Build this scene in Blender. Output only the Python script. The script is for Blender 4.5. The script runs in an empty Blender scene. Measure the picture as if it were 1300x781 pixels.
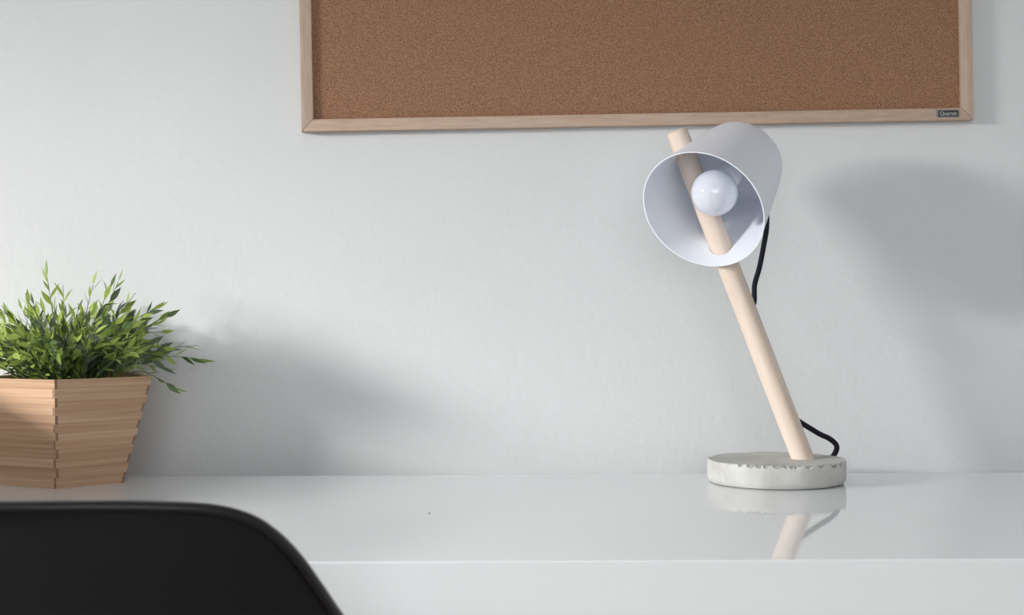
import bpy, bmesh, math, random
from mathutils import Vector, Matrix, noise
random.seed(7)
C = bpy.context.scene.collection
S = bpy.context.scene
V = Vector

# ------------------------------------------------------------------ camera
DESK = 0.74                      # height of the desk top
CAMZ = DESK + 0.1935
F = 1810.0                       # focal length in pixels of the 1300 px frame
ROLL = 0.0045
cam_d = bpy.data.cameras.new('camera'); cam = bpy.data.objects.new('camera', cam_d); C.objects.link(cam)
cam_d.sensor_width = 36; cam_d.lens = 36*F/1300
cam_d.clip_start = 0.02
cam.location = (0, 0, CAMZ)
cam.rotation_euler = (Matrix.Rotation(math.pi/2, 3, 'X') @ Matrix.Rotation(-ROLL, 3, 'Z')).to_euler()
cam_d.dof.use_dof = True; cam_d.dof.focus_distance = 1.55; cam_d.dof.aperture_fstop = 8.5
S.camera = cam

# ------------------------------------------------------------------ sky, daylight, exposure
W = bpy.data.worlds.new('world'); S.world = W; W.use_nodes = True
wn = W.node_tree; bg = wn.nodes['Background']
bg.inputs[0].default_value = (0.95, 0.975, 1.0, 1); bg.inputs[1].default_value = 0.9

def window_light(name, loc, rot, sx, sy, power, col):
    l = bpy.data.lights.new(name, 'AREA'); l.shape = 'RECTANGLE'; l.size = sx; l.size_y = sy
    l.energy = power; l.color = col
    o = bpy.data.objects.new(name, l); C.objects.link(o); o.location = loc; o.rotation_euler = rot
    return o
# daylight entering the side window (wall_left) and frontal fill added through a made-up rear window (wall_rear)
WX = -2.2
window_light('daylight_side_window', (WX-1.5, -0.08, 1.94), V((4.0, 1.8, -.9)).to_track_quat('-Z', 'Y').to_euler(), 1.5, 0.9, 610, (1.0, 0.985, 0.965))
window_light('rear_fill_light', (0.0, -2.32, 1.45), (math.pi/2, 0, 0), 2.4, 1.3, 23, (0.97, 0.98, 1.0))
S.view_settings.view_transform = 'Standard'; S.view_settings.look = 'None'
S.view_settings.gamma = 1.0; S.view_settings.use_curve_mapping = False
S.view_settings.exposure = 0.08
S.cycles.use_denoising = True
S.cycles.max_bounces = 10; S.cycles.diffuse_bounces = 6

# ------------------------------------------------------------------ helpers
def at(px, py, D):
    "point of the room seen at pixel (px,py) at depth D"
    dx, dy = px-650, py-390.5
    ux, uy = dx-ROLL*dy, dy+ROLL*dx
    return V((ux*D/F, D, CAMZ-uy*D/F))

def lin(c):
    return tuple(((v/255/12.92) if v/255 <= .04045 else ((v/255+.055)/1.055)**2.4) for v in c)+(1,)

def mat(name, col, rough=.6, spec=.5, **k):
    m = bpy.data.materials.new(name); m.use_nodes = True
    b = m.node_tree.nodes['Principled BSDF']
    b.inputs['Base Color'].default_value = col if len(col) == 4 else tuple(col)+(1,)
    b.inputs['Roughness'].default_value = rough
    b.inputs['Specular IOR Level'].default_value = spec
    for a, v in k.items(): b.inputs[a.replace('_', ' ')].default_value = v
    return m

def noise_mat(name, stops, scale=(1,1,1), nscale=20, detail=4, rough=.6, spec=.4, bump=0, bscale=None, dist=.001, distort=0, contrast=(.3,.7), nrough=.5, coord='Object'):
    m = mat(name, (1,1,1,1), rough, spec); t = m.node_tree; b = t.nodes['Principled BSDF']
    tc = t.nodes.new('ShaderNodeTexCoord'); mp = t.nodes.new('ShaderNodeMapping'); mp.inputs['Scale'].default_value = scale
    t.links.new(tc.outputs[coord], mp.inputs[0])
    n = t.nodes.new('ShaderNodeTexNoise'); n.inputs['Scale'].default_value = nscale; n.inputs['Detail'].default_value = detail
    n.inputs['Roughness'].default_value = nrough; n.inputs['Distortion'].default_value = distort
    t.links.new(mp.outputs[0], n.inputs['Vector'])
    r = t.nodes.new('ShaderNodeValToRGB'); e = r.color_ramp.elements
    while len(e) < len(stops): e.new(.5)
    for i, c in enumerate(stops):
        e[i].position = contrast[0]+(contrast[1]-contrast[0])*i/max(1, len(stops)-1); e[i].color = c
    t.links.new(n.outputs['Fac'], r.inputs[0]); t.links.new(r.outputs[0], b.inputs['Base Color'])
    if bump:
        n2 = t.nodes.new('ShaderNodeTexNoise'); n2.inputs['Scale'].default_value = bscale or nscale; n2.inputs['Detail'].default_value = 3
        t.links.new(mp.outputs[0], n2.inputs['Vector'])
        bp = t.nodes.new('ShaderNodeBump'); bp.inputs['Strength'].default_value = bump; bp.inputs['Distance'].default_value = dist
        t.links.new(n2.outputs['Fac'], bp.inputs['Height']); t.links.new(bp.outputs[0], b.inputs['Normal'])
    return m

def obj(name, bm, m, parent=None, smooth=None, mw=None):
    me = bpy.data.meshes.new(name)
    if isinstance(bm, bmesh.types.BMesh):
        bmesh.ops.recalc_face_normals(bm, faces=bm.faces)
        bm.to_mesh(me); bm.free()
    else: me = bm
    o = bpy.data.objects.new(name, me); C.objects.link(o)
    for x in (m if isinstance(m, (list, tuple)) else [m]): me.materials.append(x)
    if smooth is not None:
        for p in me.polygons: p.use_smooth = True
        if smooth < 3.1: me.set_sharp_from_angle(angle=smooth)
    if parent: o.parent = parent
    return o

def thing(name, label, cat, loc, rot=(0,0,0)):
    o = bpy.data.objects.new(name, None); C.objects.link(o); o.empty_display_size = .05
    o.location = loc; o.rotation_euler = rot; o['label'] = label; o['category'] = cat
    return o

def box_bm(a, b, bev=0, seg=2, bm=None):
    own = bm is None
    bm = bm or bmesh.new()
    vs = [bm.verts.new((x, y, z)) for x in (a[0], b[0]) for y in (a[1], b[1]) for z in (a[2], b[2])]
    for f in ((0,1,3,2),(4,6,7,5),(0,4,5,1),(2,3,7,6),(0,2,6,4),(1,5,7,3)): bm.faces.new([vs[i] for i in f])
    if bev and own: bmesh.ops.bevel(bm, geom=bm.edges[:], offset=bev, segments=seg, affect='EDGES', profile=.5)
    return bm

def frames(pts):
    out = []; up = None
    for i, p in enumerate(pts):
        t = (pts[min(i+1, len(pts)-1)]-pts[max(i-1, 0)]).normalized()
        if up is None: up = t.orthogonal().normalized()
        up = (up-t*up.dot(t)).normalized()
        out.append((p, t, up, t.cross(up)))
    return out

def tube(pts, rad, n=12, bm=None, caps=True):
    bm = bm or bmesh.new(); pts = [V(p) for p in pts]
    rr = rad if isinstance(rad, (list, tuple)) else [rad]*len(pts)
    rings = []
    for (p, t, u, w), r in zip(frames(pts), rr):
        rings.append([bm.verts.new(p+u*math.cos(2*math.pi*k/n)*r+w*math.sin(2*math.pi*k/n)*r) for k in range(n)])
    for a, b in zip(rings, rings[1:]):
        for k in range(n): bm.faces.new((a[k], a[(k+1)%n], b[(k+1)%n], b[k]))
    if caps: bm.faces.new(rings[0]); bm.faces.new(rings[-1])
    return bm

def lathe(prof, n=64, origin=V((0,0,0)), axis=V((0,0,1)), bm=None, close=True):
    bm = bm or bmesh.new(); axis = axis.normalized(); u = axis.orthogonal().normalized(); w = axis.cross(u)
    rings = []
    for r, h in prof:
        if r < 1e-6: rings.append([bm.verts.new(origin+axis*h)])
        else: rings.append([bm.verts.new(origin+axis*h+(u*math.cos(2*math.pi*k/n)+w*math.sin(2*math.pi*k/n))*r) for k in range(n)])
    prs = list(zip(rings, rings[1:]))
    if close == 'loop': prs.append((rings[-1], rings[0]))
    for a, b in prs:
        for k in range(n):
            k2 = (k+1) % n
            if len(a) == 1 and len(b) == 1: continue
            if len(a) == 1: bm.faces.new((a[0], b[k], b[k2]))
            elif len(b) == 1: bm.faces.new((a[k], b[0], a[k2]))
            else: bm.faces.new((a[k], b[k], b[k2], a[k2]))
    return bm

def catmull(P, n=10):
    P = [V(p) for p in P]; Q = [P[0]*2-P[1]]+P+[P[-1]*2-P[-2]]; out = []
    for i in range(1, len(Q)-2):
        for k in range(n):
            t = k/n; a, b, c, d = Q[i-1:i+3]
            out.append(.5*((2*b)+(c-a)*t+(2*a-5*b+4*c-d)*t*t+(3*b-a-3*c+d)*t**3))
    out.append(P[-1]); return out

# ------------------------------------------------------------------ the room
WALL = 1.70
XR = 1.95; YB = -2.2; H = 2.5
wall_m = noise_mat('painted_wall', [lin((209,211,212)), lin((213,215,216))], nscale=3, rough=.75, spec=.3, bump=.5, bscale=110, dist=.0012)
room_m = mat('painted_room', lin((238,239,240)), .8, .3)
floor_m = noise_mat('wood_floor', [lin((120,112,102)), lin((160,151,140))], scale=(1,12,1), nscale=3, rough=.5)
trim_m = mat('window_trim', lin((235,235,232)), .5)
def struct(name, bm, m, parent=None):
    o = obj(name, bm, m, parent)
    if not parent: o['kind'] = 'structure'
    return o
struct('wall_back', box_bm((WX-.12, WALL, 0), (XR+.12, WALL+.12, H)), wall_m)
struct('floor', box_bm((WX-.12, YB-.12, -.1), (XR+.12, WALL+.12, 0)), floor_m)
struct('ceiling', box_bm((WX-.12, YB-.12, H), (XR+.12, WALL+.12, H+.1)), room_m)
struct('wall_right', box_bm((XR, YB, 0), (XR+.12, WALL, H)), room_m)
def wall_with_hole(name, axis, a0, a1, h0, h1, z0, z1, p0, p1):
    bm = bmesh.new()
    for (u0, u1, w0, w1) in ((a0, h0, 0, H), (h1, a1, 0, H), (h0, h1, 0, z0), (h0, h1, z1, H)):
        if axis == 'y': box_bm((p0, u0, w0), (p1, u1, w1), bm=bm)
        else: box_bm((u0, p0, w0), (u1, p1, w1), bm=bm)
    return struct(name, bm, room_m)
wall_with_hole('wall_left', 'y', YB, WALL, .13, .80, .96, 1.58, WX-.12, WX)
wall_with_hole('wall_rear', 'x', WX-.12, XR+.12, -1.25, 1.25, .75, 2.15, YB-.12, YB)  # opening made up to let frontal fill into the room
def window_frame(name, axis, a0, a1, z0, z1, p):
    bm = bmesh.new(); t = .035
    for (u0, u1, w0, w1) in ((a0, a0+t, z0, z1), (a1-t, a1, z0, z1), (a0, a1, z0, z0+t), (a0, a1, z1-t, z1)):
        if axis == 'y': box_bm((p-.06, u0, w0), (p-.02, u1, w1), bm=bm)
        else: box_bm((u0, p-.06, w0), (u1, p-.02, w1), bm=bm)
    return struct(name, bm, trim_m)
window_frame('window_1', 'y', .13, .80, .96, 1.58, WX)
window_frame('added_fill_window', 'x', -1.25, 1.25, .75, 2.15, YB)  # made-up window frame around the rear fill light
struct('baseboard_back', box_bm((WX, WALL-.014, 0), (XR, WALL, .09), .003), trim_m)

# ------------------------------------------------------------------ desk
desk_m = noise_mat('white_gloss_lacquer', [lin((227,230,232)), lin((229,232,234))], nscale=2, rough=.035, spec=.5)
DF, DR = 1.087, 1.65
desk = thing('desk', 'long glossy white desk running along the wall under the corkboard', 'desk', (.1, (DF+DR)/2, 0))
def loc(bm, p):   # world-space bmesh to the local space of an unrotated parent
    bmesh.ops.translate(bm, verts=bm.verts, vec=-V(p)); return bm
dp = desk.location
obj('desk_top', loc(box_bm((-1.10, DF, DESK-.075), (1.05, DR, DESK), .0012, 3), dp), desk_m, desk)
obj('front_panel', loc(box_bm((-1.099, DF+.0002, DESK-.16), (1.049, DF+.02, DESK-.0752), .0006), dp), desk_m, desk)
obj('back_panel', loc(box_bm((-1.099, DR-.02, DESK-.16), (1.049, DR-.0002, DESK-.0752), .0006), dp), desk_m, desk)
for x in (-1.099, 1.009):
    obj('side_panel', loc(box_bm((x, DF+.0205, 0), (x+.04, DR-.0205, DESK-.0755), .001), dp), desk_m, desk)

# ------------------------------------------------------------------ corkboard
def board():
    D = WALL-.016
    p0 = at(382.5, 167, D); p1 = at(1236.5, 151.8, D)
    ang = math.atan2(p1.z-p0.z, p1.x-p0.x)
    w = math.hypot(p1.x-p0.x, p1.z-p0.z); h = w*.66; r = .0142; th = .0145
    b = thing('corkboard', 'rectangular brown corkboard in a pale wooden frame hung on the wall', 'pinboard', (p0.x, WALL-.001, p0.z), (0, -ang, 0))
    fm = noise_mat('pale_maple', [lin((174,150,131)), lin((183,159,141)), lin((188,166,149))], scale=(1,1,1), nscale=8, rough=.55, spec=.35, distort=.5)
    mp = [n for n in fm.node_tree.nodes if n.type == 'MAPPING'][0]; mp.inputs['Scale'].default_value = (4, 30, 40)
    fv = fm.copy(); [n for n in fv.node_tree.nodes if n.type == 'MAPPING'][0].inputs['Scale'].default_value = (40, 30, 4)
    def rail(a, b2, ia, ib, m):
        # a,b2 outer corners ; ia,ib inner corners (x,z), mitred ends
        bm = bmesh.new(); q = []
        for y in (0, -th):
            q.append([bm.verts.new((p[0], y, p[1])) for p in (a, b2, ib, ia)])
        bm.faces.new(q[0]); bm.faces.new(q[1])
        for k in range(4): bm.faces.new((q[0][k], q[0][(k+1)%4], q[1][(k+1)%4], q[1][k]))
        bmesh.ops.recalc_face_normals(bm, faces=bm.faces)
        ed = [e for e in bm.edges if abs(e.verts[0].co.y-e.verts[1].co.y) < 1e-6 and e.verts[0].co.y < -th/2]
        bmesh.ops.bevel(bm, geom=ed, offset=.0009, segments=2, affect='EDGES', profile=.5)
        return obj('frame_rail', bm, m, b, .7)
    g = .00006
    rail((g, 0), (w-g, 0), (r+g, r), (w-r-g, r), fm)
    rail((g, h), (w-g, h), (r+g, h-r), (w-r-g, h-r), fm)
    rail((0, g), (0, h-g), (r, r+g), (r, h-r-g), fv)
    rail((w, g), (w, h-g), (w-r, r+g), (w-r, h-r-g), fv)
    # cork: two scales of speckle
    cm = mat('cork', (1,1,1), .9, .15); t = cm.node_tree; bs = t.nodes['Principled BSDF']
    tc = t.nodes.new('ShaderNodeTexCoord')
    def N(kind, sc, det=2):
        n = t.nodes.new(kind); n.inputs['Scale'].default_value = sc
        if kind == 'ShaderNodeTexNoise': n.inputs['Detail'].default_value = det
        t.links.new(tc.outputs['Object'], n.inputs['Vector']); return n
    n1 = N('ShaderNodeTexNoise', 640, 3); n2 = N('ShaderNodeTexVoronoi', 600); n3 = N('ShaderNodeTexNoise', 6, 3)
    r1 = t.nodes.new('ShaderNodeValToRGB'); e = r1.color_ramp.elements
    e[0].position = .28; e[0].color = lin((112,79,58)); e[1].position = .75; e[1].color = lin((178,144,119)); x = e.new(.5); x.color = lin((148,111,86))
    t.links.new(n1.outputs['Fac'], r1.inputs[0])
    sp = t.nodes.new('ShaderNodeValToRGB'); e = sp.color_ramp.elements
    e[0].position = .0; e[0].color = (.55,.55,.55,1); e[1].position = .9; e[1].color = (1.12,1.1,1.08,1)
    t.links.new(n2.outputs['Color'], sp.inputs[0])
    mx = t.nodes.new('ShaderNodeMix'); mx.data_type = 'RGBA'; mx.blend_type = 'MULTIPLY'; mx.inputs[0].default_value = .4
    t.links.new(r1.outputs[0], mx.inputs[6]); t.links.new(sp.outputs[0], mx.inputs[7])
    t.links.new(mx.outputs[2], bs.inputs['Base Color'])
    bp = t.nodes.new('ShaderNodeBump'); bp.inputs['Strength'].default_value = .5; bp.inputs['Distance'].default_value = .0006
    t.links.new(n1.outputs['Fac'], bp.inputs['Height']); t.links.new(bp.outputs[0], bs.inputs['Normal'])
    c = obj('cork_sheet', box_bm((r-.001, -.008, r-.001), (w-r+.001, -.001, h-r+.001)), cm, b)
    # badge
    bx0, bx1 = w-.0440, w-.0176
    bd = mat('badge_black', lin((38,40,46)), .4); bl = mat('badge_silver', lin((112,116,118)), .4, Metallic=.2)
    bm = box_bm((bx0, -th-.0013, .0032), (bx1, -th+.0004, .0122), .0008, 2)
    pl = obj('badge', bm, bl, b); pl['label'] = 'small dark badge with grey edge and lettering on the frame'
    obj('badge_face', box_bm((bx0+.0016, -th-.0016, .0044), (bx1-.0012, -th-.0008, .0110), .0003, 1), bd, pl)
    cu = bpy.data.curves.new('lettering', 'FONT'); cu.body = 'Quartet'; cu.size = .0062; cu.extrude = .00012; cu.align_x = 'CENTER'
    cu.offset = .00008
    tmp = bpy.data.objects.new('tmp', cu); C.objects.link(tmp); bpy.context.view_layer.update()
    me = bpy.data.meshes.new_from_object(tmp.evaluated_get(bpy.context.evaluated_depsgraph_get()))
    bpy.data.objects.remove(tmp)
    me.transform(Matrix.Translation(((bx0+bx1)/2+.0003, -th-.0017, .0056)) @ Matrix.Rotation(math.pi/2, 4, 'X') @ Matrix.Diagonal((1.0, 1, 1, 1)))
    lt = bpy.data.objects.new('lettering', me); C.objects.link(lt); me.materials.clear(); me.materials.append(mat('badge_text', lin((160,166,164)), .5)); lt.parent = pl
board()

# ------------------------------------------------------------------ desk lamp
def lamp():
    DS = 1.569
    # base
    bc = at(985.5, 600, DS); R = .0752; T = .0258
    root = thing('desk_lamp', 'white metal cone lamp on a slanted pale wood pole and round concrete base', 'lamp', (bc.x, DS, DESK))
    o = V((bc.x, DS, DESK))
    con = noise_mat('cast_concrete', [lin((167,167,162)), lin((190,190,186)), lin((204,204,201))], nscale=16, detail=8, rough=.85, spec=.25, bump=.25, bscale=150, dist=.0006, nrough=.6)
    con2 = noise_mat('chipped_concrete', [lin((140,139,134)), lin((176,175,170))], nscale=150, detail=5, rough=.95, spec=.2, bump=.8, bscale=220, dist=.001)
    n = 360; bm = bmesh.new()
    prof = [(0, 0), (R-.007, 0), (R-.003, .0012), (R-.0008, .004), (R, .008), (R, .014), (R, .0175), (R, .0195), (R, .0212), (R, .0225), (R, .0236), (R-.0002, .0247), (R-.0008, T), (R-.0018, T), (R-.003, T), (R-.0045, T), (R-.008, T), (R-.016, T), (R*.5, T), (0, T)]
    lathe(prof, n, bm=bm)
    chips = [(-1.50, .10, .0030), (-1.28, .06, .0026), (-2.0, .06, .0030), (-2.12, .07, .0034), (-2.28, .05, .0028), (-1.62, .04, .0026), (-2.45, .16, .0018), (-.78, .12, .0050), (-.60, .10, .0042), (-1.08, .05, .0024), (-1.72, .09, .0028), (-1.9, .05, .003), (-2.75, .05, .0015), (.5, .2, .003), (1.9, .25, .003), (2.7, .1, .003)]
    for v in bm.verts:
        x, y, z = v.co; r = math.hypot(x, y)
        if r < .01: continue
        a = math.atan2(y, x)
        c = 0
        for (ca, cw, cd) in chips:
            d = abs((a-ca+math.pi) % (2*math.pi)-math.pi)/cw
            if d < 1: c = max(c, cd*(1-d**3)*(.65+.7*abs(noise.noise(V((a*60, z*500, 1))))))
        c += max(0, noise.noise(V((a*16, 0, 3)))-.05)*.0022
        k = max(0, 1-((T-z)+(R-r))/max(c*1.6, 1e-6)) if c > 0 else 0
        if k > 0:
            s = (r-c*.55*k)/r; v.co.x *= s; v.co.y *= s; v.co.z -= c*.55*k
        v.co.z += (noise.noise(V((x*30, y*30, z*20)))*.00035 if z > .003 else 0)
        w = 1+noise.noise(V((math.cos(a)*3, math.sin(a)*3, z*40)))*.004; v.co.x *= w; v.co.y *= w
    bs = obj('base', bm, [con, con2], root, .5)
    for p in bs.data.polygons:
        r = math.hypot(p.center.x, p.center.y); a = math.atan2(p.center.y, p.center.x)
        for (ca, cw, cd) in chips:
            d = abs((a-ca+math.pi) % (2*math.pi)-math.pi)/cw
            if d < .95 and (T-p.center.z) < cd*1.0*(1-d*d) and r > R-.002-cd*.3 and p.center.z > .01 and cd > .0022 and p.center.y < 0: p.material_index = 1
    bs['label'] = 'round grey cast concrete base with a chipped rim'
    # pole
    P0 = at(1021, 581, DS)-o; P1 = at(858.5, 166, DS)-o
    P0.z = T-.004; dr = (P1-P0).normalized(); L = (P1-P0).length; r0 = .0121
    wood = noise_mat('pale_beech', [lin((206,186,170)), lin((220,203,188)), lin((228,213,199))], nscale=1, detail=5, rough=.55, spec=.3, distort=.3)
    [q for q in wood.node_tree.nodes if q.type == 'MAPPING'][0].inputs['Scale'].default_value = (60, 60, 7)
    bm = lathe([(0,0), (r0,0), (r0,L*.25), (r0,L*.5), (r0,L*.75), (r0,L-.003), (r0-.0008,L-.0012), (r0-.0024,L), (0,L+.0003)], 48)
    pole = obj('pole', bm, wood, root, .7); pole.location = P0; pole.rotation_euler = dr.to_track_quat('Z', 'Y').to_euler()
    pole['label'] = 'slanted round pale wood pole'
    # shade
    th = math.radians(43.4); ph = math.radians(48)
    ax = V((math.sin(th)*math.cos(ph), math.cos(th), math.sin(th)*math.sin(ph)))
    DO = DS-.053
    O = at(892, 267, DO)-o
    R0 = 82*DO/F; SL = .127; R1 = R0*.715
    # outer then inner profile, closed end with rounded shoulder
    prof = [(R0, 0)]
    for k in range(1, 8): prof.append((R0+(R1-R0)*k/8*.93, SL*.88*k/8))
    re = prof[-1][0]; sh = .012
    cx = R1-sh; cz = SL-sh
    for k in range(0, 9):
        a = math.radians(10+80*k/8); prof.append((cx+sh*math.cos(a), cz+sh*math.sin(a)))
    prof.append((.012, SL+.0006)); prof.append((0, SL+.0006))
    t = .0013
    inner = []
    for i, (r, h) in enumerate(prof):
        if r == 0: inner.append((0, h-t)); continue
        a = prof[max(i-1,0)]; b = prof[min(i+1,len(prof)-1)]
        tx, tz = b[0]-a[0], b[1]-a[1]; l = math.hypot(tx, tz)
        nx, nz = -tz/l, tx/l
        inner.append((r+nx*t, h+nz*t if i else 0))
    full = prof+inner[::-1]
    bm = bmesh.new(); lathe(full, 128, O, ax, bm)
    bmesh.ops.remove_doubles(bm, verts=bm.verts, dist=1e-6)
    # the last point ring to first rim ring
    eb = [e for e in bm.edges if len(e.link_faces) == 1]
    if eb: bmesh.ops.bridge_loops(bm, edges=eb)
    paint = mat('white_powder_coat', lin((233,238,247)), .38, .45)
    shade = obj('lamp_shade', bm, paint, root, .6)
    # two round holes the pole passes through
    cut = obj('cutter', tube([P0+dr*.15, P0+dr*(L+.1)], r0+.0009, 48), paint, root)
    md = shade.modifiers.new('holes', 'BOOLEAN'); md.operation = 'DIFFERENCE'; md.object = cut; md.solver = 'EXACT'
    bpy.context.view_layer.update()
    me = bpy.data.meshes.new_from_object(shade.evaluated_get(bpy.context.evaluated_depsgraph_get()))
    shade.modifiers.clear(); shade.data = me; bpy.data.objects.remove(cut)
    me.set_sharp_from_angle(angle=.6)
    shade['label'] = 'white tapered metal shade tilted toward the camera'
    # bulb and socket
    DB = DO+.0165
    B = at(907, 245, DB)-o; rb = 29.7*DB/F
    glass = mat('opal_glass', lin((218,221,231)), .05, .5, Coat_Weight=.5, Coat_Roughness=.03)
    E = O+ax*(SL-.001); bx = (E-B); LB = bx.length; bx.normalize()
    pr = []
    for k in range(0, 25):
        a = math.radians(-90+ (90+52)*k/24); pr.append((rb*math.cos(a), rb*math.sin(a)))
    hz = pr[-1][1]
    pr += [(.0145, hz+.004), (.0135, hz+.009), (0, hz+.009)]
    pr[0] = (0, -rb)
    bulb = obj('bulb', lathe(pr, 64, B, bx), glass, root, 3.14); bulb['label'] = 'round opal white globe bulb, unlit'
    sk = mat('socket_white', lin((222,224,228)), .35)
    obj('socket', lathe([(0, hz+.0085), (.0130, hz+.0085), (.0140, hz+.010), (.0140, LB-.004), (.0130, LB-.0015), (0, LB-.0015)], 48, B, bx), sk, root, .6)
    # strain relief and cord
    blk = noise_mat('black_braided_cord', [lin((16,16,24)), lin((34,34,50))], nscale=900, rough=.8, spec=.3, bump=.4, bscale=900, dist=.0004)
    G = O+ax*(SL+.0006)
    obj('cord_grip', lathe([(0,0), (.0065,0), (.0065,.006), (.0045,.011), (0,.011)], 24, G, ax), sk, root, .6)
    pts = [G+ax*.006, G+ax*.013+V((0,0,-.001)), G+ax*.018+V((.0,.004,-.008)), at(968, 226, 1.662)-o, at(972, 256, 1.652)-o, at(973.5, 286, 1.640)-o, at(969, 315, 1.630)-o, at(964, 340, 1.622)-o, at(958, 362, 1.611)-o, at(957, 385, 1.600)-o]
    # runs down behind the pole
    def behind(s, off): 
        q = P0+dr*s; return q+V((0, r0+.0032, 0))+V((off, 0, 0))
    pts += [behind(L*.45, .003), behind(L*.33, .0), behind(L*.22, .0), behind(L*.15, .004)]
    pts += [at(1036, 548.5, 1.592)-o, at(1052, 556.5, 1.598)-o, at(1061, 564, 1.602)-o, at(1062, 571, 1.604)-o, at(1057.5, 579.5, 1.605)-o]
    e = at(1054, 586, 1.604)-o; e.z = T-.003; pts.append(e)
    obj('cord', tube(catmull(pts, 8), .0030, 12), blk, root, 3.14)['label'] = 'black fabric cord hanging behind the shade and looping at the base'
lamp()

# ------------------------------------------------------------------ potted plant
def plant():
    al = 0; HP = .119; t = .008
    nb = at(71.5, 622.3, 1.537); nt = at(69, 481.3, 1.511)
    def penta(n, s):
        "five corners seen from above, nearest corner first, going right"
        P = [V((n.x, n.y, 0))]; a = math.radians(43)
        for k in range(4):
            P.append(P[-1]+V((math.cos(a), math.sin(a), 0))*s); a += math.radians(72)
        for q in P[3:]: q.x -= .006
        return P
    PB = penta(nb, .0789); PT = penta(nt, .1155)
    cen = sum(PB, V())/5; cen.z = DESK
    root = thing('potted_plant', 'bushy green artificial plant in a tapered bamboo planter at the left edge', 'plant', cen)
    c2 = V((cen.x, cen.y, 0)); NF = 5
    def ring(z): return [(b_*(1-z/HP)+t_*(z/HP))-c2 for b_, t_ in zip(PB, PT)]
    def line(P, f, off):
        a, b_ = P[f % NF], P[(f+1) % NF]; d = (b_-a).normalized(); n_ = V((-d.y, d.x, 0))
        return a+n_*off, d
    def cross_(l1, l2):
        (p, d), (q, e) = l1, l2; k = d.x*e.y-d.y*e.x
        u = ((q.x-p.x)*e.y-(q.y-p.y)*e.x)/k; return p+d*u
    def inset(P, off): return [cross_(line(P, f-1, off), line(P, f, off)) for f in range(NF)]
    def outside(p):   # >0 : outside of the rim by that many metres
        P = ring(HP); m_ = -9
        for f in range(NF):
            q, d = line(P, f, 0); m_ = max(m_, (p-q).dot(V((d.y, -d.x, 0))))
        return m_
    bx = []
    for i, (a, b, c) in enumerate((((170,134,105), (187,153,124), (201,169,140)), ((159,124,96), (176,143,114), (191,159,130)), ((174,140,112), (192,160,131), (206,176,147)))):
        row = []
        for f in range(NF):
            m = noise_mat('bamboo_%d_%d' % (i, f), [lin(a), lin(b), lin(c)], nscale=10, detail=6, rough=.5, spec=.35, distort=.3, nrough=.6)
            mp = [q for q in m.node_tree.nodes if q.type == 'MAPPING'][0]
            P = ring(0); d = P[(f+1) % NF]-P[f]
            mp.vector_type = 'TEXTURE'; mp.inputs['Rotation'].default_value = (0, 0, math.atan2(d.y, d.x)); mp.inputs['Scale'].default_value = (2.0, .05, .034)
            row.append(m)
        bx.append(row)
    endg = noise_mat('bamboo_end_grain', [lin((128,98,78)), lin((156,124,100))], nscale=400, rough=.7)
    edges = [0, .0118, .0225, .0330, .0432, .0530, .0615, .0705, .0800, .0890, .0985, .1090, HP]
    tin = .0030
    for f in range(NF):
        # inner lining panel of the wall (a part); the strips are its sub-parts
        bm = bmesh.new(); vs = []
        for z in (0.0, HP-.0003):
            P = ring(z); I = inset(P, tin+.00005); J = inset(P, t)
            vs.append([bm.verts.new((p.x, p.y, z)) for p in (I[f], I[(f+1) % NF], J[(f+1) % NF], J[f])])
        bm.faces.new(vs[0]); bm.faces.new(vs[1])
        for k in range(4): bm.faces.new((vs[0][k], vs[0][(k+1)%4], vs[1][(k+1)%4], vs[1][k]))
        panel = obj('planter_side', bm, bx[0][f], root)
        for n_, (z0, z1) in enumerate(zip(edges, edges[1:])):
            bm = bmesh.new(); vs = []; pr_ = random.uniform(0, .00008)
            sf = n_ % 2 == 0
            for z in (z0+(.00004 if n_ else 0), z1-.00004):
                P = ring(z); lo = line(P, f, pr_); li = line(P, f, tin)
                ls = line(P, f-1, 0 if sf else tin+.00005); le = line(P, f+1, tin+.00005 if sf else 0)
                vs.append([bm.verts.new((p.x, p.y, z)) for p in (cross_(lo, ls), cross_(lo, le), cross_(li, le), cross_(li, ls))])
            bm.faces.new(vs[0]); bm.faces.new(vs[1])
            for k in range(4):
                fc = bm.faces.new((vs[0][k], vs[0][(k+1)%4], vs[1][(k+1)%4], vs[1][k]))
                if k in (1, 3): fc.material_index = 1
            obj('bamboo_strip', bm, [bx[random.choice((0, 0, 1, 2))][f], endg], panel)
    def slab(z0, z1, name, m):
        bm = bmesh.new(); q = []
        for z in (z0, z1): q.append([bm.verts.new((p.x, p.y, z)) for p in inset(ring(z), t+.0002)])
        bm.faces.new(q[0]); bm.faces.new(q[1])
        for k in range(NF): bm.faces.new((q[0][k], q[0][(k+1)%NF], q[1][(k+1)%NF], q[1][k]))
        return obj(name, bm, m, root)
    slab(.002, .010, 'planter_floor', bx[1][0])
    soil = noise_mat('dark_moss', [lin((14,18,10)), lin((38,44,24))], nscale=120, rough=.95, spec=.1)
    slab(.085, .104, 'soil', soil)
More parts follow.
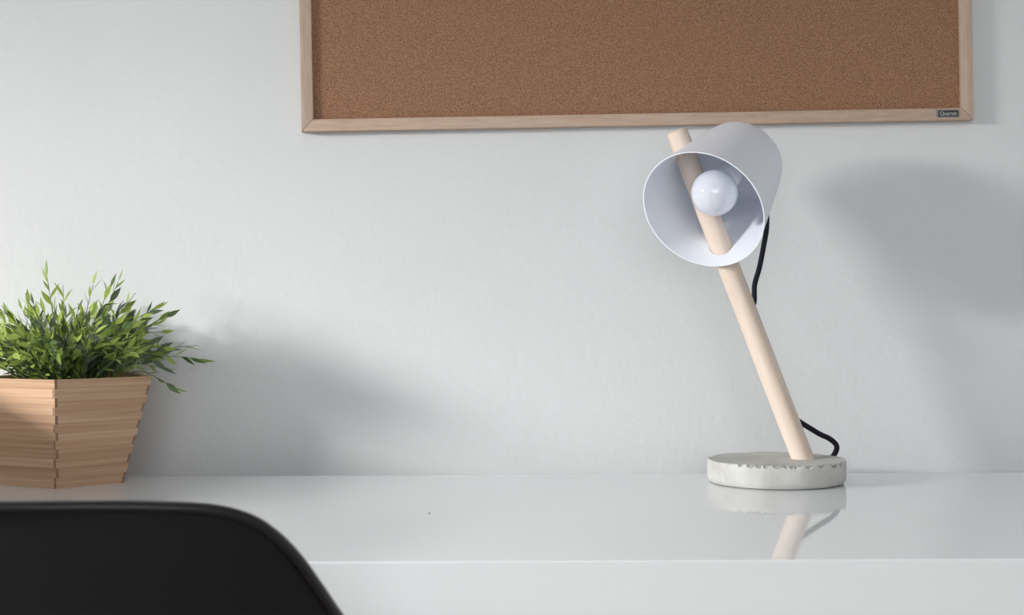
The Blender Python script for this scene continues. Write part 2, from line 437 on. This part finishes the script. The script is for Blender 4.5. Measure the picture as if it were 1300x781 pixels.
    # foliage
    def leafmat(name, a, b):
        m = noise_mat(name, [lin(a), lin(b)], nscale=60, rough=.45, spec=.4)
        bs = m.node_tree.nodes['Principled BSDF']
        bs.inputs['Subsurface Weight'].default_value = 0
        tr = m.node_tree.nodes.new('ShaderNodeBsdfTranslucent'); tr.inputs[0].default_value = lin(tuple(min(255, int(c*1.15)) for c in b))
        ms = m.node_tree.nodes.new('ShaderNodeMixShader'); ms.inputs[0].default_value = .28
        out = m.node_tree.nodes['Material Output']
        m.node_tree.links.new(bs.outputs[0], ms.inputs[1]); m.node_tree.links.new(tr.outputs[0], ms.inputs[2]); m.node_tree.links.new(ms.outputs[0], out.inputs[0])
        return m
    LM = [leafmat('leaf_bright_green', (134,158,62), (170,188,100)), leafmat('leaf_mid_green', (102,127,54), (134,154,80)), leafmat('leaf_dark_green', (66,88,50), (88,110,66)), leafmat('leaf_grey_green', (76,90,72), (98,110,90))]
    stm = mat('stem_dark_green', lin((74,84,62)), .6); stm2 = mat('stem_green', lin((96,128,60)), .6)
    def leafbm(bend, wid):
        # unit leaf along +Z(local x=width, y=normal)
        bm = bmesh.new(); rows = []
        prof = [(0, .04), (.12, .35), (.28, .85), (.42, 1.0), (.6, .82), (.78, .42), (.9, .16)]
        for h, w in prof:
            y = -bend*h*h
            rows.append([bm.verts.new((-w*wid, y+.10*w*wid*2, h)), bm.verts.new((0, y, h)), bm.verts.new((w*wid, y+.10*w*wid*2, h))])
        tip = bm.verts.new((0, -bend, 1.0))
        for a, b in zip(rows, rows[1:]):
            for k in range(2): bm.faces.new((a[k], a[k+1], b[k+1], b[k]))
        a = rows[-1]; bm.faces.new((a[0], a[1], tip)); bm.faces.new((a[1], a[2], tip))
        return bm
    protos = {}
    for mi in range(4):
        for vi, (bd, wd) in enumerate(((.05, .15), (.16, .125), (-.08, .10))):
            me = bpy.data.meshes.new('leaf'); b = leafbm(bd, wd); b.to_mesh(me); b.free(); me.materials.append(LM[mi])
            for p in me.polygons: p.use_smooth = True
            protos[mi, vi] = me
    rnd = random.Random(21)
    Rw = Matrix.Rotation(al, 3, 'Z'); Ri = Rw.inverted()
    stems = []
    GC = V((cen.x, cen.y, DESK+.104))
    def stem_path(az, tilt, Ln, bw, sx, sy, droop):
        # az measured in the room: 0 = right, 90 = toward the wall
        b = V((cen.x, cen.y, DESK+.103))+V((math.cos(az), math.sin(az), 0))*bw+V((sx, sy, 0))
        pts = [b]; n = 9; d0 = tilt*.45
        for i in range(n):
            tt = d0+(tilt-d0)*(i/(n-1))**.8+droop*(i/(n-1))**2
            d = V((math.cos(az)*math.sin(tt), math.sin(az)*math.sin(tt), math.cos(tt)))
            d += V((rnd.uniform(-.1,.1), rnd.uniform(-.1,.1), rnd.uniform(-.08,.08)))
            p = pts[-1]+d.normalized()*Ln/n
            if p.y > WALL-.016: p.y = WALL-.016-rnd.uniform(0,.004)
            rim = DESK+HP+.006
            m_ = outside(p-cen)
            if -.012 < m_ < .006 and p.z < rim: p.z = rim
            pts.append(p)
        return pts
    NS = 175
    for i in range(NS):
        u = (i+.5)/NS
        az = i*2.39996+rnd.uniform(-.2, .2)
        tilt = math.acos(1-u*.99)*1.04+rnd.uniform(-.08, .08)
        Ln = (.094+.040*math.sin(tilt)**2)*rnd.uniform(.70, 1.08)
        if math.sin(az) > .2: Ln *= .9
        stems.append((stem_path(az, max(.05, tilt), Ln, rnd.uniform(.0, .044)*math.sin(min(tilt+.3, 1.57)), rnd.uniform(-.008,.008), rnd.uniform(-.008,.008), rnd.uniform(-.1,.25)), Ln))
    # characteristic sprays seen at the outline: (tip pixel, depth)
    for (px, py, D, bx_, ln) in ((60, 352, 1.585, 75, 1), (80, 362, 1.56, 85, 1), (2, 388, 1.57, 55, 1), (172, 372, 1.59, 110, 1), (192, 405, 1.60, 125, 1), (205, 458, 1.57, 135, 1), (212, 468, 1.575, 140, 1), (222, 492, 1.56, 150, 1), (150, 358, 1.59, 110, 1), (118, 362, 1.60, 95, 1), (178, 442, 1.55, 130, 1), (140, 365, 1.56, 100, 1), (32, 372, 1.60, 60, 1), (-12, 400, 1.56, 50, 1), (-25, 440, 1.55, 40, 1)):
        a = at(bx_, 486, 1.585); a.z = DESK+.104; b = at(px, py, D)
        mid = (a+b)/2+V((0, 0, .016 if py > 430 else .006)); mid.x += (a.x-b.x)*.12
        if py > 440: mid.z = max(mid.z, DESK+HP+.006)
        p = catmull([a, mid, b], 5)
        if py > 440:
            for q_ in p[4:]:
                if q_.x < at(193, 480, 1.6).x: q_.z = max(q_.z, DESK+HP+.005)
        stems.append((p, (b-a).length))
    leaves = []
    for si, (pts, Ln) in enumerate(stems):
        lp = [Ri @ (p-cen) for p in pts]
        n = len(lp)
        bm = tube(lp, [.00075-.00045*i/(n-1) for i in range(n)], 5)
        so = obj('stem', bm, stm if rnd.random() < .65 else stm2, root, 3.14)
        nl = max(6, int(Ln/.0098)); bare = rnd.random() < .45; ph0 = rnd.uniform(0, 6.28)
        for k in range(nl+1):
            f = .14+(.86 if not bare else .72)*k/nl
            x = f*(n-1); i0 = min(int(x), n-2); p = lp[i0].lerp(lp[i0+1], x-i0); d = (lp[i0+1]-lp[i0]).normalized()
            u = d.orthogonal().normalized(); w = d.cross(u)
            a = ph0+k*2.3+rnd.uniform(-.3,.3)
            sd = u*math.cos(a)+w*math.sin(a)
            op = 0 if k == nl and not bare else rnd.uniform(.32, .75)
            ld = (d*math.cos(op)+sd*math.sin(op)).normalized()
            size = rnd.uniform(.015, .024)*(1 if f > .35 else .8)
            wp = (Rw @ (p+ld*size))+cen
            if wp.y > WALL-.004: continue
            lw = p+ld*size; m_ = outside(lw)
            if lw.z < HP+.001 and -.010 < m_ < .012: continue
            zax = ld; xax = zax.cross(sd if op > .1 else u).normalized(); yax = zax.cross(xax)
            tw = Matrix.Rotation(rnd.uniform(-.7,.7), 3, 'Z')
            M3 = Matrix((xax, yax, zax)).transposed() @ tw
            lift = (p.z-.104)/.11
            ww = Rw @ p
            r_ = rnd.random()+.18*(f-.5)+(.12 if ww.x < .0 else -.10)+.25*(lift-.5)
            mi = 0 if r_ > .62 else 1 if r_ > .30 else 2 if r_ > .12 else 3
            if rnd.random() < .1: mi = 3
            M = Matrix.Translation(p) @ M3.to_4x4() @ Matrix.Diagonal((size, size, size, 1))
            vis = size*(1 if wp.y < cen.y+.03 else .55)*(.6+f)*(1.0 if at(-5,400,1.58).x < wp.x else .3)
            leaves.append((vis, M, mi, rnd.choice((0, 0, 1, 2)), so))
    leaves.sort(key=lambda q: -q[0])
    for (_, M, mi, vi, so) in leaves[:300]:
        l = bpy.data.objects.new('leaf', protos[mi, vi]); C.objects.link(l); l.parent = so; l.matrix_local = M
    bm = bmesh.new()
    for (_, M, mi, vi, so) in leaves[300:]:
        n0 = len(bm.verts); nf = len(bm.faces)
        bm.from_mesh(protos[mi, vi]); bm.verts.ensure_lookup_table(); bm.faces.ensure_lookup_table()
        for v in bm.verts[n0:]: v.co = M @ v.co
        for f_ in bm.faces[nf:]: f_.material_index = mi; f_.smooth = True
    me = bpy.data.meshes.new('foliage'); bm.to_mesh(me); bm.free()
    for m in LM: me.materials.append(m)
    fo = bpy.data.objects.new('foliage', me); C.objects.link(fo); fo.parent = root; fo['kind'] = 'stuff'
    print('leaves', len(leaves))
plant()

# ------------------------------------------------------------------ chair
def chair():
    XC = 5; D0 = .90
    root = thing('shell_chair', 'black moulded plastic shell chair pulled up to the desk, seen from behind', 'chair', (at(XC, 640, D0).x, 1.15, 0))
    cx = root.location.x
    top = at(XC+0, 637.5, D0).z
    curl = lambda x: .05*(abs(x)/.2)**2.2
    # outline measured on the right-hand side: pixel -> (half width, z)
    pix = [(200,637.3), (240,638.6), (275,642), (303,648.5), (328,659), (350,675), (368,692.5), (384,712), (400,736), (416,761), (428.5,781)]
    out = []
    for px, py in pix:
        x = .15
        for _ in range(12): q = at(px, py, D0+curl(x)); x = q.x-cx
        out.append((x, q.z))
    # continue down below the frame
    lx, lz = out[-1]
    out += [(lx+.010, lz-.018), (lx+.020, lz-.045), (lx+.027, lz-.085), (lx+.028, lz-.13), (lx+.026, lz-.18)]
    out = [(p.x, p.y) for p in catmull([(a_, b_, 0) for a_, b_ in out], 3)]
    NU = 28
    def yback(z):      # centre line of the back
        return D0+max(0, top-z)*.16
    rows = []
    # first row is the flat top edge
    for j, (w, z) in enumerate(out):
        row = []
        for i in range(-NU, NU+1):
            u = i/NU; x = w*u
            zz = z if j else z+(top-z)*(1-abs(u)**4)
            row.append(V((x, yback(z)+curl(x), zz)))
        rows.append(row)
    # bend from the back into the seat
    wl, zl = out[-1]; yl = yback(zl); zs = .445
    seat = [(.206, .92, yl+.012), (.200, .75, yl+.026), (.199, .55, yl+.045), (.203, .35, yl+.072), (.212, .17, yl+.11), (.222, .07, yl+.16), (.230, .02, yl+.22), (.234, .0, yl+.28), (.233, .02, yl+.33), (.226, .03, yl+.365), (.212, -.03, yl+.39), (.196, -.13, yl+.402)]
    for k, (w, hz, y) in enumerate(seat):
        z = zs+(zl-.06-zs)*hz if hz > 0 else zs+hz*.2
        row = []
        for i in range(-NU, NU+1):
            u = i/NU; kk = k/(len(seat)-1)
            lift = .055*abs(u)**3*(1-max(0, kk-.75)*3.2)
            fwd = .05*(abs(w*u)/.2)**2.2*(1-min(1, kk*1.6))
            row.append(V((w*u, y+fwd, z+lift)))
        rows.append(row)
    bm = bmesh.new(); o = V((0, -1.15, 0)); G = [[bm.verts.new(p+o) for p in r] for r in rows]
    nr = len(G); nc = 2*NU+1
    for a, b in zip(G, G[1:]):
        for k in range(nc-1): bm.faces.new((a[k], a[k+1], b[k+1], b[k]))
    bm.normal_update()
    # solid shell
    me = bpy.data.meshes.new('shell'); bmesh.ops.recalc_face_normals(bm, faces=bm.faces); bm.to_mesh(me)
    # border loop
    loop = [G[0][k] for k in range(nc)]+[G[j][-1] for j in range(1, nr)]+[G[-1][k] for k in range(nc-2, -1, -1)]+[G[j][0] for j in range(nr-2, 0, -1)]
    border = [v.co.copy() for v in loop]; bm.free()
    blk = noise_mat('black_plastic', [lin((9,9,11)), lin((13,13,15))], nscale=3, rough=.42, spec=.4, bump=.03, bscale=300, dist=.0004)
    sh = bpy.data.objects.new('seat_shell', me); C.objects.link(sh); sh.parent = root; me.materials.append(blk)
    for p in me.polygons: p.use_smooth = True
    sd = sh.modifiers.new('thick', 'SOLIDIFY'); sd.thickness = .004; sd.offset = 0
    ss = sh.modifiers.new('smooth', 'SUBSURF'); ss.levels = 1; ss.render_levels = 2
    # rolled rim that flares backwards
    bl = border; cl = bl+[bl[0]]
    bm = bmesh.new(); n = len(bl); rings = []; M_ = 10
    cent = sum(bl, V())/n
    for i, p in enumerate(bl):
        t_ = (bl[(i+1)%n]-bl[i-1]).normalized()
        back = V((0, -1, 0)) if p.z > .60 else V((0, -.35, -1)).normalized()
        if p.z <= .50: back = V((0, 0, -1))
        outw = t_.cross(back)
        if outw.dot(p-cent) < 0: outw = -outw
        outw.normalize(); bk = (back-t_*back.dot(t_)).normalized()
        ring = []
        for k in range(M_):
            a = 2*math.pi*k/M_
            ring.append(bm.verts.new(p+outw*(.0040*math.cos(a)-.0028)+bk*(.0065*math.sin(a)+.003)))
        rings.append(ring)
    for i in range(n):
        a, b = rings[i], rings[(i+1)%n]
        for k in range(M_): bm.faces.new((a[k], a[(k+1)%M_], b[(k+1)%M_], b[k]))
    obj('rim', bm, mat('black_plastic_rim_highlight', lin((16,16,20)), .3, .5), root, 3.14)  # lighter, bluer black than the shell: rim highlight put into the colour
    # legs, struts
    lw = mat('dark_wood_leg', lin((120,84,52)), .5); mt = mat('black_steel', lin((22,22,22)), .35)
    for sx in (-1, 1):
        for (yt, yb) in ((1.08, .99), (1.24, 1.35)):
            obj('leg', tube([(sx*.125, yt-1.15, .415), (sx*.17, (yt+yb)/2-1.15, .21), (sx*.215, yb-1.15, 0)], [.014, .0125, .009], 16), lw, root, .8)
    for a, b in (((-.16, 1.035, .27), (.13, 1.245, .40)), ((.16, 1.035, .27), (-.13, 1.245, .40)), ((-.17, 1.295, .22), (.127, 1.085, .40)), ((.17, 1.295, .22), (-.127, 1.085, .40))):
        obj('strut', tube([V(a)-V((0,1.15,0)), V(b)-V((0,1.15,0))], .004, 8), mt, root, 3.14)
    for y in (1.08, 1.24):
        obj('seat_mount', box_bm((-.14, y-1.15-.014, .405), (.14, y-1.15+.014, .438), .004), mt, root)
chair()

# ------------------------------------------------------------------ crumb on the desk
cp = at(545, 652.5, 350.2/(652.5-390.5-.5))
bm = bmesh.new(); bmesh.ops.create_icosphere(bm, subdivisions=1, radius=.0009)
for v in bm.verts: v.co += V((random.uniform(-.0003,.0003) for _ in range(3))); v.co.z = v.co.z*.6+.0005
cr = obj('crumb', bm, mat('dark_crumb', lin((70,68,64)), .9)); cr.location = (cp.x, cp.y, DESK)
cr['label'] = 'tiny dark crumb on the bare white desk top, between plant and lamp'; cr['category'] = 'crumb'

# ------------------------------------------------------------------ box further along the desk, left of the planter (unseen, added to shade the planter)
bw = noise_mat('box_plywood', [lin((150,122,96)), lin((180,152,124))], nscale=12, rough=.6)
[q for q in bw.node_tree.nodes if q.type == 'MAPPING'][0].inputs['Scale'].default_value = (2, 2, 30)
sb = thing('added_shade_box', 'unseen open plywood box added left of the planter to shade it', 'box', (-.745, 1.385, DESK))
hx, hy, hz = .075, .135, .132
obj('side_panel', box_bm((-hx, -hy, 0), (-hx+.008, hy, hz), .0008), bw, sb)
obj('side_panel', box_bm((hx-.008, -hy, 0), (hx, hy, hz), .0008), bw, sb)
obj('end_panel', box_bm((-hx+.0082, -hy, 0), (hx-.0082, -hy+.008, hz), .0008), bw, sb)
obj('end_panel', box_bm((-hx+.0082, hy-.008, 0), (hx-.0082, hy, hz), .0008), bw, sb)
obj('bottom_panel', box_bm((-hx+.0082, -hy+.0082, .0005), (hx-.0082, hy-.0082, .008)), bw, sb)
